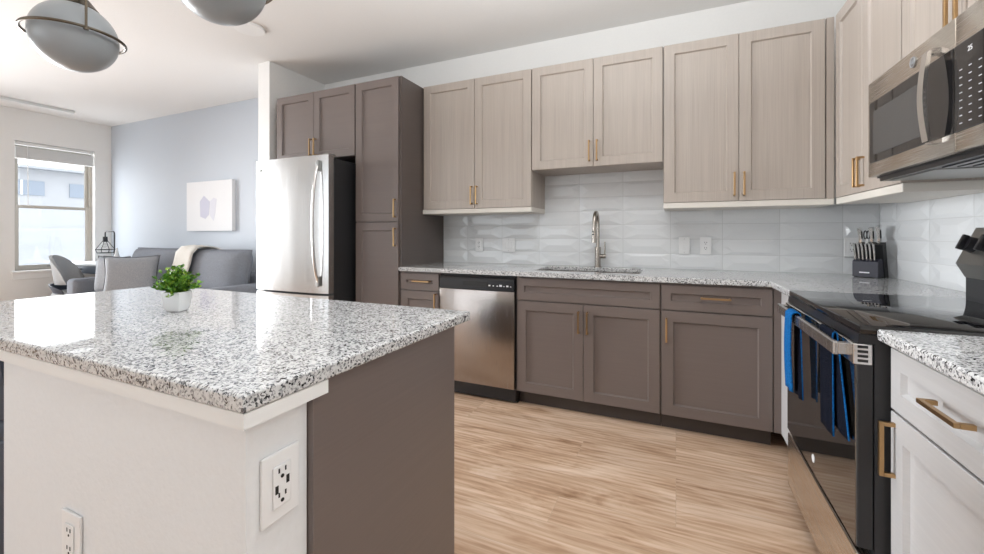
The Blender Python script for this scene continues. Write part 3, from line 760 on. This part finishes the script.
# ---------------------------------------------------------------- potted plant on the island
pp = thing('potted_plant', 'small bushy green plant in a white tapered pot on the island', 'plant', (-1.490, .815, .915))
bm = new_bm()
def ringsq(h, z, n=8, pw=4.0):
    out = []
    for k in range(32):
        a = 2 * math.pi * k / 32 + .4; ca, sa = math.cos(a), math.sin(a); rr = 1 / ((abs(math.cos(a - .4)) ** pw + abs(math.sin(a - .4)) ** pw) ** (1 / pw))
        out.append(bm.verts.new((h * rr * ca, h * rr * sa, z)))
    return out
rs = [ringsq(.020, 0, pw=5), ringsq(.024, .003, pw=5), ringsq(.029, .020, pw=6), ringsq(.0315, .062, pw=8), ringsq(.0298, .064, pw=8), ringsq(.0285, .052, pw=8)]
bm.faces.new(rs[0][::-1]); bm.faces.new(rs[-1])
for A, Bq in zip(rs, rs[1:]):
    for k in range(32): bm.faces.new((A[k], A[(k + 1) % 32], Bq[(k + 1) % 32], Bq[k]))
obj('pot', bm, M_CERAM, pp, smooth=30)
bm = new_bm(); cyl(bm, (0, 0, .050), (0, 0, .057), .026, n=20); obj('soil', bm, M_SOIL, pp)
bm = new_bm(); rp = random.Random(11)
def leaf(bm, p, d, l, w):
    d = d.normalized(); s = d.cross(Vector((0, 0, 1)));
    if s.length < .1: s = Vector((1, 0, 0))
    s.normalize(); n = s.cross(d); roll = rp.uniform(-.9, .9); s = s * math.cos(roll) + n * math.sin(roll); n = s.cross(d)
    A = [bm.verts.new(p), bm.verts.new(p + d * l * .35 + s * w), bm.verts.new(p + d * l * .75 + s * w * .85 - n * l * .05), bm.verts.new(p + d * l - n * l * .12), bm.verts.new(p + d * l * .75 - s * w * .85 - n * l * .05), bm.verts.new(p + d * l * .35 - s * w), bm.verts.new(p + d * l * .5 + n * l * .10)]
    m = A[6]
    for i in range(6): bm.faces.new((A[i], A[(i + 1) % 6], m))
stm = new_bm()
for k in range(80):
    a = rp.uniform(0, 2 * math.pi); tilt = rp.uniform(.0, 1.25); L_ = rp.uniform(.05, .092) * (1 - .22 * tilt / 1.25 * 0)
    d = Vector((math.cos(a) * math.sin(tilt), math.sin(a) * math.sin(tilt), math.cos(tilt)))
    p0 = Vector((rp.uniform(-.015, .015), rp.uniform(-.015, .015), .053)); prev = p0; pts = [p0]
    for j in range(1, 6):
        q = p0 + d * L_ * j / 5 - Vector((0, 0, .018 * (j / 5) ** 2 * tilt)); pts.append(q)
        for s in range(3):
            ad = Vector((rp.uniform(-1, 1), rp.uniform(-1, 1), rp.uniform(-.3, 1))).normalized() * .9 + d
            leaf(bm, q, ad, rp.uniform(.011, .018), rp.uniform(.0035, .0055))
    tube(stm, pts, .0008, 4)
obj('foliage', bm, M_LEAF, pp); obj('stems', stm, M_LEAF, pp)

# ---------------------------------------------------------------- knife block and knives
kb = thing('knife_block', 'navy black knife block in the corner of the counter by the outlet', 'knife block', (1.046, 3.13, .915), R(-36))
bm = new_bm(); prism(bm, [(-.075, .004), (-.075, .092), (-.040, .110), (.010, .108), (.010, .004)], 'x', -.058, .058); obj('front_block', bm, mat('knife_block_front', (.035, .035, .05), .4), kb)
bm = new_bm(); prism(bm, [(.011, .0), (-.030, .190), (.020, .205), (.062, .0)], 'x', -.058, .064); obj('rear_block', bm, M_BLACKM, kb)
bm = new_bm()
for xx in (-.045, .045): box(bm, xx - .008, xx + .008, -.068, -.052, 0, .004)
obj('foot', bm, M_BLACK, kb)
bm = new_bm(); box(bm, -.026, .020, -.0756, -.0748, .026, .033); obj('label_plate', bm, M_LOGO, kb)
kR = Matrix.Rotation(R(-36), 4, 'Z')
def knife(loc_l, L_, wd, tilt, label, group, m_h):
    w = Matrix.Translation((1.046, 3.13, .915)) @ kR @ Matrix.Translation(loc_l)
    root = thing('knife', label, 'knife', w.translation, R(-36), group)
    d = Vector((0, -math.sin(tilt), math.cos(tilt))); nn = Vector((0, math.cos(tilt), math.sin(tilt)))
    bm = new_bm(); n = 8; pts = [d * (L_ * k / n) + nn * (.004 * math.sin(math.pi * k / n)) for k in range(n + 1)]
    for k in range(n):
        a, b = pts[k], pts[k + 1]; wa = wd * (.8 + .35 * (k / n) ** 2); wb = wd * (.8 + .35 * ((k + 1) / n) ** 2)
        A = [bm.verts.new(a + Vector((sx * wa * .55, 0, 0)) + nn * sy * wa) for sx, sy in ((-1, -1), (1, -1), (1, 1), (-1, 1))]
        Bq = [bm.verts.new(b + Vector((sx * wb * .55, 0, 0)) + nn * sy * wb) for sx, sy in ((-1, -1), (1, -1), (1, 1), (-1, 1))]
        for i in range(4): bm.faces.new((A[i], A[(i + 1) % 4], Bq[(i + 1) % 4], Bq[i]))
        if k == 0: bm.faces.new(A[::-1])
        if k == n - 1: bm.faces.new(Bq)
    bmesh.ops.remove_doubles(bm, verts=bm.verts[:], dist=.0003)
    obj('handle', bm, m_h, root, smooth=50)
    bm = new_bm(); a = -d * .012
    vs = box(bm, -.0012, .0012, -wd, wd, -.006, .002)
    for v in vs: v.co = Vector((v.co.x, 0, 0)) + nn * v.co.y + d * v.co.z
    obj('bolster', bm, M_GREYMET, root)
    bm = new_bm(); k0 = pts[2]; k1 = pts[6]
    for sx in (-1, 1): tube(bm, [k0 + Vector((sx * wd * .56, 0, 0)), k1 + Vector((sx * wd * .60, 0, 0))], .0022, 6)
    obj('handle_inlay', bm, M_BLACK, root)
ords = ['leftmost', 'second from left', 'third from left', 'fourth from left', 'fifth from left', 'rightmost']
for k in range(6):
    knife((-.046 + k * .0175, -.066, .107), .092, .0078, R(12), 'steel-handled steak knife, %s in the lower row of the knife block' % ords[k], 'steak knives in the knife block', M_CHROME)
for k, (xx, l, wd, mh, nm) in enumerate(((-.040, .088, .0135, M_CHROME, 'leftmost wide steel knife handle in the upper row of the knife block'), (.012, .090, .0135, M_CHROME, 'middle steel knife handle in the upper row of the knife block'), (.044, .098, .0145, M_CHROME, 'rightmost and tallest steel knife handle in the upper row of the knife block'))):
    knife((xx, -.008, .203), l, wd, R(12), nm, 'large knives in the knife block', mh)
sc_ = thing('scissors', 'black handled kitchen scissors in the upper row of the knife block', 'scissors', (Matrix.Translation((1.046, 3.13, .915)) @ kR @ Matrix.Translation((-.014, .0, .203))).translation, R(-36))
for sx in (-1, 1):
    bm = new_bm(); tube(bm, [(.007 * sx + .010 * math.cos(a) * .7, -.004, .045 + .024 * math.sin(a)) for a in [2 * math.pi * k / 18 for k in range(18)]], .0032, 8, True); obj('finger_loop', bm, M_BLACK, sc_, smooth=60)
bm = new_bm(); box(bm, -.008, .008, -.006, -.001, -.01, .024, .001, 1); obj('scissor_blades', bm, M_GREYMET, sc_)

# ---------------------------------------------------------------- towels over the oven handle
def towel_obj(label, yc, wd, zf, zb, m_out, m_in, sway, behind, shift):
    """a cloth hung over the bar (behind: folded into the gap between bar and door)"""
    hx0, zt = .455 - .052, .8665
    root = thing('dish_towel', label, 'towel', (hx0, yc, zt), 0, 'dish towels on the oven handle')
    prof = []; n = 14
    xf, xb = (.0185, .0300) if behind else (-.0045, .0190)
    rise = .012 if behind else .008
    for k in range(n + 1): prof.append((xf - (0 if behind else .007 * math.sin(k / n * 2.4)), -(zt - zf) * (1 - k / n) - .002, 0))
    xm, rr = (xf + xb) / 2, (xb - xf) / 2
    for k in range(1, 8): a = math.pi * (1 - k / 8); prof.append((xm + rr * math.cos(a), .0 + rise * math.sin(a), .5))
    for k in range(n + 1): prof.append((xb, -.002 - (zt - zb) * k / n, 1))
    bm = new_bm(); nu = 12; G = []
    for i in range(nu + 1):
        u = i / nu - .5; col = []
        for (px, pz, w) in prof:
            dz = max(0, -pz / .3)
            fold = (.0012 if behind else .004) * math.sin(u * 9 + sway) * dz
            yy = u * wd * (1 - .08 * dz) + sway * .012 * dz + shift * w * dz
            col.append(bm.verts.new((px + fold, yy, pz)))
        G.append(col)
    for i in range(nu):
        for j in range(len(prof) - 1): bm.faces.new((G[i][j], G[i + 1][j], G[i + 1][j + 1], G[i][j + 1]))
    o = obj('cloth', bm, [m_out, m_in, M_TBLUE], root, smooth=True)
    s = o.modifiers.new('thickness', 'SOLIDIFY'); s.thickness = .0045; s.offset = 0; s.material_offset = 1; s.material_offset_rim = 2
towel_obj('bright blue waffle dish towel hanging at the far end of the oven handle', 1.905, .085, .575, .56, M_TBLUE, M_TNAVY, .6, False, -.03)
towel_obj('dark navy dish towel with blue edges near the middle of the oven handle', 1.575, .115, .575, .60, M_TNAVY, M_TNAVY, -.8, True, -.09)

# ---------------------------------------------------------------- pendants and ceiling fittings
def pendant(label, x, y, z):
    root = thing('pendant_lamp', label, 'pendant lamp', (x, y, CEIL), 0, 'globe pendants above the island')
    zc = z - CEIL; r = .131; rr = .1495
    bm = new_bm(); prof = [(r * math.sin(a), -r * math.cos(a)) for a in [math.pi * k / 40 * .93 for k in range(41)]]; prof[0] = (0, -r)
    lathe(bm, prof, (0, 0, zc), 64); obj('glass_globe', bm, M_OPAL, root, smooth=True)
    bm = new_bm(); tube(bm, [(rr * math.cos(a), rr * math.sin(a), zc) for a in [2 * math.pi * k / 72 for k in range(72)]], .0055, 10, True); obj('ring', bm, M_BRONZE, root, smooth=True)
    top = zc + r + .004
    for ang in (-10, 170):
        a = R(ang); u, v = math.cos(a), math.sin(a)
        bm = new_bm(); tube(bm, [(u * .03, v * .03, top), (u * (rr + .0055), v * (rr + .0055), top), (u * (rr + .0055), v * (rr + .0055), zc - .006)] , .0042, 8)
        cyl(bm, (u * (rr + .0055), v * (rr + .0055), zc - .012), (u * (rr + .0055), v * (rr + .0055), zc - .005), .008, n=16); obj('rod', bm, M_BRONZE, root)
    bm = new_bm(); lathe(bm, [(0, zc + r + .02), (.045, zc + r + .018), (.072, zc + r - .018), (.068, zc + r - .023), (0, zc + r - .016)]); obj('top_cap', bm, M_BRONZE, root, smooth=40)
    bm = new_bm(); cyl(bm, (0, 0, zc + r + .015), (0, 0, -.02), .007, n=16); obj('stem', bm, M_BRONZE, root)
    bm = new_bm(); cyl(bm, (0, 0, -.022), (0, 0, 0), .065, n=40); obj('ceiling_canopy', bm, M_BRONZE, root)
pendant('smoky globe pendant with bronze ring above the far left end of the island', -2.166, .82, 1.943)
pendant('smoky globe pendant above the middle of the island in front of the ceiling disc', -1.285, .82, 1.953)
bm = new_bm(); cyl(bm, (-3.02, 2.16, CEIL - .014), (-3.02, 2.16, CEIL), .105, .108, 48); tag(obj('ceiling_disc_light', bm, M_TRIM, smooth=40), 'flat white disc light on the ceiling behind the second pendant', 'ceiling light')
cv = thing('ceiling_track', 'long narrow pale grey track on the living room ceiling near the window', 'track', (-7.15, 1.9, CEIL))
bm = new_bm(); box(bm, -.05, .05, -1.1, .79, -.035, 0, .003); obj('housing', bm, mat('track_grey', (.62, .64, .64), .5), cv)
bm = new_bm(); box(bm, -.035, .035, -1.08, .77, -.037, -.034); obj('diffuser', bm, M_BLIND, cv)

# ---------------------------------------------------------------- living room
bl = thing('window_blind', 'white blind raised to the top of the living room window', 'blind', (XL - .03, 2.715, 2.34))
bm = new_bm(); box(bm, -.02, .02, -.385, .385, -.025, .012, .003); obj('head_rail', bm, M_BLIND, bl)
bm = new_bm()
for k in range(9): box(bm, -.024, .024, -.385, .385, -.062 - k * .0145, -.051 - k * .0145, .002, 1)
obj('slats', bm, M_BLIND, bl)
bm = new_bm(); box(bm, -.022, .022, -.385, .385, -.20, -.18, .003); obj('bottom_rail', bm, M_BLIND, bl)
bm = new_bm(); tube(bm, [(.028, -.28, -.02), (.028, -.275, -.80)], .005, 8); obj('wand', bm, M_BLIND, bl)

pt = thing('wall_art', 'square white canvas with a pale lavender brush shape on the blue wall', 'picture', (-5.305, YB, 1.52))
bm = new_bm(); box(bm, -.445, .445, -.045, -.0005, -.31, .31, .003); obj('canvas', bm, mat('canvas_white', (.80, .80, .81), .8), pt)
def blob(pts, y, m):
    bm = new_bm(); f = [bm.verts.new((p[0], y, p[1])) for p in pts]; g = [bm.verts.new((p[0], y + .001, p[1])) for p in pts]; bm.faces.new(f); bm.faces.new(g[::-1])
    for i in range(len(f)): bm.faces.new((f[i], g[i], g[(i + 1) % len(f)], f[(i + 1) % len(f)]))
    return bm
obj('brush_shape', blob([(-.17, .06), (-.09, .13), (.03, .05), (.01, -.11), (-.06, -.16), (-.16, -.13)], -.0464, mat('lavender_paint', (.58, .58, .68), .8)), None or M_WHITE, pt) if False else obj('brush_shape', blob([(-.17, .06), (-.09, .13), (.03, .05), (.01, -.11), (-.06, -.16), (-.16, -.13)], -.0464, None), mat('lavender_paint', (.58, .58, .68), .8), pt)
obj('brush_shape', blob([(.035, .06), (.10, .10), (.16, .08), (.13, -.10), (.10, -.19), (.03, -.12)], -.0462, None), mat('pale_lavender_paint', (.70, .70, .76), .8), pt)

# sofa
def rbox(bm, x0, x1, y0, y1, z0, z1, b): return box(bm, x0, x1, y0, y1, z0, z1, b, 4)
def pillow(bm, w, h, t, n=14, pinch=.06):
    G = {}
    for s in (1, -1):
        for i in range(n + 1):
            for j in range(n + 1):
                u, v = 2 * i / n - 1, 2 * j / n - 1
                edge = i in (0, n) or j in (0, n)
                if edge and s == -1: G[(s, i, j)] = G[(1, i, j)]; continue
                k = 1 - pinch * (1 - abs(u) ** 2) * abs(v) ** 3 ; l = 1 - pinch * (1 - abs(v) ** 2) * abs(u) ** 3
                th = t / 2 * ((1 - u ** 4) * (1 - v ** 4)) ** .55
                G[(s, i, j)] = bm.verts.new((u * w / 2 * l, -s * th, v * h / 2 * k))
    for s in (1, -1):
        for i in range(n):
            for j in range(n):
                q = [G[(s, i, j)], G[(s, i + 1, j)], G[(s, i + 1, j + 1)], G[(s, i, j + 1)]]
                bm.faces.new(q if s == 1 else q[::-1])
    return [v for v in bm.verts]
so = thing('sofa', 'grey fabric sofa against the pale blue wall', 'sofa', (-5.35, 2.80, 0))
bm = new_bm(); rbox(bm, -1.0, 1.18, -.36, .44, .12, .32, .03); obj('seat_base', bm, M_SOFA, so, smooth=50)
bm = new_bm(); rbox(bm, -1.17, 1.35, .26, .46, .10, .74, .05); obj('backrest', bm, M_SOFA, so, smooth=50)
for x0, x1 in ((-1.19, -1.00), (1.18, 1.37)):
    bm = new_bm(); rbox(bm, x0, x1, -.41, .30, .10, .645, .045); obj('armrest', bm, M_SOFA, so, smooth=50)
for x0, x1 in ((-.995, .085), (0.095, 1.175)):
    bm = new_bm(); rbox(bm, x0, x1, -.40, .22, .322, .47, .04); obj('seat_cushion', bm, M_SOFA, so, smooth=50)
for xc in (-.455, .64):
    bm = new_bm(); vs = pillow(bm, 1.08, .54, .28, 16, .035)
    m = Matrix.Translation((xc, .17, .735)) @ Matrix.Rotation(R(-10), 4, 'X')
    for v in vs: v.co = m @ v.co
    bc = obj('back_cushion', bm, M_SOFA, so, smooth=True)
    bm = new_bm(); ps = [m @ Vector((u * .536, 0, v * .264)) for u, v in [(-1, -1), (-.98, 0), (-1, 1), (0, .985), (1, 1), (.98, 0), (1, -1), (0, -.985)]]; tube(bm, ps, .006, 6, True); obj('piping', bm, M_SOFA, bc)
for sx in (-1.1, 1.28):
    for sy in (-.33, .38):
        bm = new_bm(); cyl(bm, (sx, sy, 0), (sx, sy, .10), .018, .025, 16); obj('leg', bm, M_BLACKM, so)
def cushion(label, loc, rz, tilt, w, h, t):
    root = thing('throw_pillow', label, 'cushion', loc, 0, 'throw pillows on the sofa')
    m = Matrix.Translation((0, 0, h / 2 * math.cos(tilt))) @ Matrix.Rotation(rz, 4, 'Z') @ Matrix.Rotation(-tilt, 4, 'X')
    bm = new_bm(); vs = pillow(bm, w, h, t, 16, .10)
    for v in vs: v.co = m @ v.co
    c = obj('cover', bm, M_CUSH, root, smooth=True)
    bm = new_bm(); pts = []
    for u, v in [(-1, -1), (-.93, -.5), (-.90, 0), (-.93, .5), (-1, 1), (-.5, .93), (0, .90), (.5, .93), (1, 1), (.93, .5), (.90, 0), (.93, -.5), (1, -1), (.5, -.93), (0, -.90), (-.5, -.93)]: pts.append(m @ Vector((u * w / 2, 0, v * h / 2)))
    tube(bm, pts, .005, 6, True); obj('piping', bm, M_PIPE, c)
cushion('mottled grey throw pillow standing on edge beside the left sofa arm', (-6.00, 2.60, .474), R(15), R(5), .44, .44, .15)
cushion('mottled grey throw pillow facing forward on the left half of the sofa', (-5.50, 2.55, .474), R(46), R(8), .50, .46, .16)
th = thing('throw_blanket', 'cream throw blanket draped over the sofa back between the cushions', 'blanket', (-5.05, 2.97, .935))
bm = new_bm(); G = []
path = [(-.26, -.36), (-.20, -.22), (-.165, -.10), (-.135, 0.02), (-.07, .085), (.02, .09), (.11, .075), (.20, .03), (.283, -.04), (.285, -.09), (.285, -.14)]
for i in range(9):
    u = i / 8 - .5; G.append([bm.verts.new((u * .30 - .10 * (j / 10 - .4) * 0 + .02 * math.sin(j * .9), py, pz + .008 * math.sin(u * 14 + j))) for j, (py, pz) in enumerate(path)])
for i in range(8):
    for j in range(len(path) - 1): bm.faces.new((G[i][j], G[i + 1][j], G[i + 1][j + 1], G[i][j + 1]))
o = obj('cloth', bm, M_THROW, th, smooth=True); s = o.modifiers.new('thickness', 'SOLIDIFY'); s.thickness = .014; s.offset = 1

# desk, lamp, chair
dk = thing('desk', 'blue grey desk in the corner by the living room window', 'desk', (-7.05, 2.98, 0))
bm = new_bm(); box(bm, -.50, .50, -.26, .27, .765, .79, .003); obj('desk_top', bm, M_DTOP, dk)
bm = new_bm(); box(bm, -.48, .48, -.24, .25, .66, .765, .003); obj('apron', bm, M_DESK, dk)
bm = new_bm(); box(bm, -.43, .43, -.25, -.24, .675, .755, .002); dr = obj('drawer', bm, M_DESK, dk)
bm = new_bm(); cyl(bm, (0, -.25, .715), (0, -.268, .715), .012, n=16); obj('knob', bm, M_GREYMET, dr)
for sx in (-.455, .455):
    for sy in (-.215, .225):
        bm = new_bm(); box(bm, sx - .02, sx + .02, sy - .02, sy + .02, 0, .66, .003); obj('leg', bm, M_DESK, dk)
lm = thing('desk_lamp', 'black wire cage desk lamp on the corner desk', 'lamp', (-6.88, 3.0, .79))
bm = new_bm(); cyl(bm, (0, 0, 0), (0, 0, .018), .065, n=32); obj('base', bm, M_BLACKM, lm)
bm = new_bm(); tube(bm, [(0, 0, .018), (0, 0, .38), (-.004, 0, .405), (-.025, 0, .415), (-.20, 0, .415), (-.225, 0, .405), (-.23, 0, .385), (-.23, 0, .345)], .008, 10); obj('pole', bm, M_BLACKM, lm, smooth=60)
bm = new_bm(); cyl(bm, (-.23, 0, .345), (-.23, 0, .275), .024, .028, 20); obj('socket', bm, M_BLACKM, lm)
bm = new_bm()
cg = [(.028, .285), (.105, .17), (.085, .125)]
for k in range(8):
    a = 2 * math.pi * k / 8; tube(bm, [(-.23 + r_ * math.cos(a), r_ * math.sin(a), z_) for r_, z_ in cg], .0035, 6)
for r_, z_ in cg[1:]: tube(bm, [(-.23 + r_ * math.cos(a), r_ * math.sin(a), z_) for a in [2 * math.pi * k / 28 for k in range(28)]], .004, 6, True)
obj('cage_shade', bm, M_BLACKM, lm)
bm = new_bm(); bmesh.ops.create_uvsphere(bm, u_segments=18, v_segments=12, radius=.035, matrix=Matrix.Translation((-.23, 0, .225))); obj('bulb', bm, M_BULB, lm, smooth=True)
bm = new_bm(); lathe(bm, [(0, 0), (.05, 0), (.048, .03), (.02, .13), (.008, .20), (0, .205)], n=24)
o = obj('table_ornament', bm, M_CERAM, smooth=50); o.location = (-6.66, 2.93, .79); tag(o, 'small white tapered ornament on the desk beside the lamp', 'ornament')

ch = thing('accent_chair', 'light grey curved-back upholstered chair at the corner desk', 'chair', (-6.80, 2.59, 0), R(-42))
def shell(bm, r, z0, z1f, a0, a1, th_, n=22, m=8, hole=None):
    G = {}
    for s in (0, 1):
        for i in range(n + 1):
            a = a0 + (a1 - a0) * i / n; k = 1 - abs(2 * i / n - 1) ** 2.2
            top = z0 + .06 + (z1f - z0 - .06) * k ** .8
            for j in range(m + 1):
                q = j / m; rr = (r + .05 * q) - s * th_ * (1 - .3 * q); G[(s, i, j)] = bm.verts.new((rr * math.cos(a), rr * math.sin(a) * .95, z0 + (top - z0) * q))
    for s in (0, 1):
        for i in range(n):
            for j in range(m): bm.faces.new((G[(s, i, j)], G[(s, i + 1, j)], G[(s, i + 1, j + 1)], G[(s, i, j + 1)]))
    for i in range(n):
        for j in (0, m): bm.faces.new((G[(0, i, j)], G[(0, i + 1, j)], G[(1, i + 1, j)], G[(1, i, j)]))
    for i in (0, n):
        for j in range(m): bm.faces.new((G[(0, i, j)], G[(0, i, j + 1)], G[(1, i, j + 1)], G[(1, i, j)]))
bm = new_bm(); shell(bm, .20, .56, .915, R(180 + 5), R(360 - 5), .045); obj('backrest', bm, M_CHAIR, ch, smooth=60)
bm = new_bm(); lathe(bm, [(0, .36), (.19, .36), (.215, .38), (.22, .44), (.20, .475), (0, .48)], n=40); obj('seat', bm, M_CHAIR, ch, smooth=50)
bm = new_bm(); shell(bm, .205, .44, .565, R(190), R(350), .02, 20, 3); obj('lower_back', bm, M_NAVY, ch, smooth=60)
for k in range(4):
    a = R(45 + 90 * k); bm = new_bm(); cyl(bm, (.24 * math.cos(a), .24 * math.sin(a), 0), (.17 * math.cos(a), .17 * math.sin(a), .37), .011, .016, 14); obj('leg', bm, M_BLACKM, ch, smooth=40)

# ---------------------------------------------------------------- outside the window
bd = thing('apartment_building', 'pale apartment building with grey windows across the street outside the window', 'building', (-17.0, 6.0, -4.0))
bm = new_bm(); box(bm, -3, 0, -5, 6, 0, 7.05); obj('facade', bm, noisy('render_white', (.50, .50, .51), (3, 3, 3), .02, .9), bd)
def brick_mat():
    m = mat('pale_brick', (.62, .62, .63), .9); v = coords(m, (1, 1, 1), rot=(R(90), 0, R(90)))
    br = N(m, 'ShaderNodeTexBrick'); br.inputs['Scale'].default_value = 1.6; br.inputs['Color1'].default_value = (.52, .52, .53, 1); br.inputs['Color2'].default_value = (.42, .43, .45, 1); br.inputs['Mortar'].default_value = (.62, .62, .62, 1)
    L(m, v, br.inputs['Vector']); L(m, br.outputs['Color'], B(m).inputs['Base Color']); return m
bm = new_bm(); box(bm, 0, .25, -5, 6, 0, 5.35); obj('lower_storey', bm, brick_mat(), bd)
bm = new_bm(); box(bm, -3.2, .35, -5.2, 6.2, 7.05, 7.12); obj('roof_edge', bm, M_GREYP, bd)
for k in range(5):
    bm = new_bm(); y0 = -4.2 + k * 1.5; box(bm, -.02, .03, y0, y0 + .95, 6.3, 6.72); wf = obj('window', bm, mat('facade_window', (.30, .34, .40), .2), bd)
    bm = new_bm(); box(bm, .0, .05, y0 + .45, y0 + .5, 6.3, 6.72); obj('mullion', bm, M_TRIM, wf)
struct('ground', bx(-60, XL - .25, -40, 40, -4.2, -4.0), noisy('asphalt', (.35, .35, .36), (3, 3, 3), .1, .9))

# repeats of a kind share a group
for o in SC.objects:
    if o.parent is None and not o.get('group'):
        g = {'base_cabinet': 'base cabinets', 'wall_cabinet': 'wall cabinets', 'outlet': 'wall outlets', 'light_switch': 'light switches', 'countertop': 'granite countertops'}.get(o.name.split('.')[0])
        if g: o['group'] = g
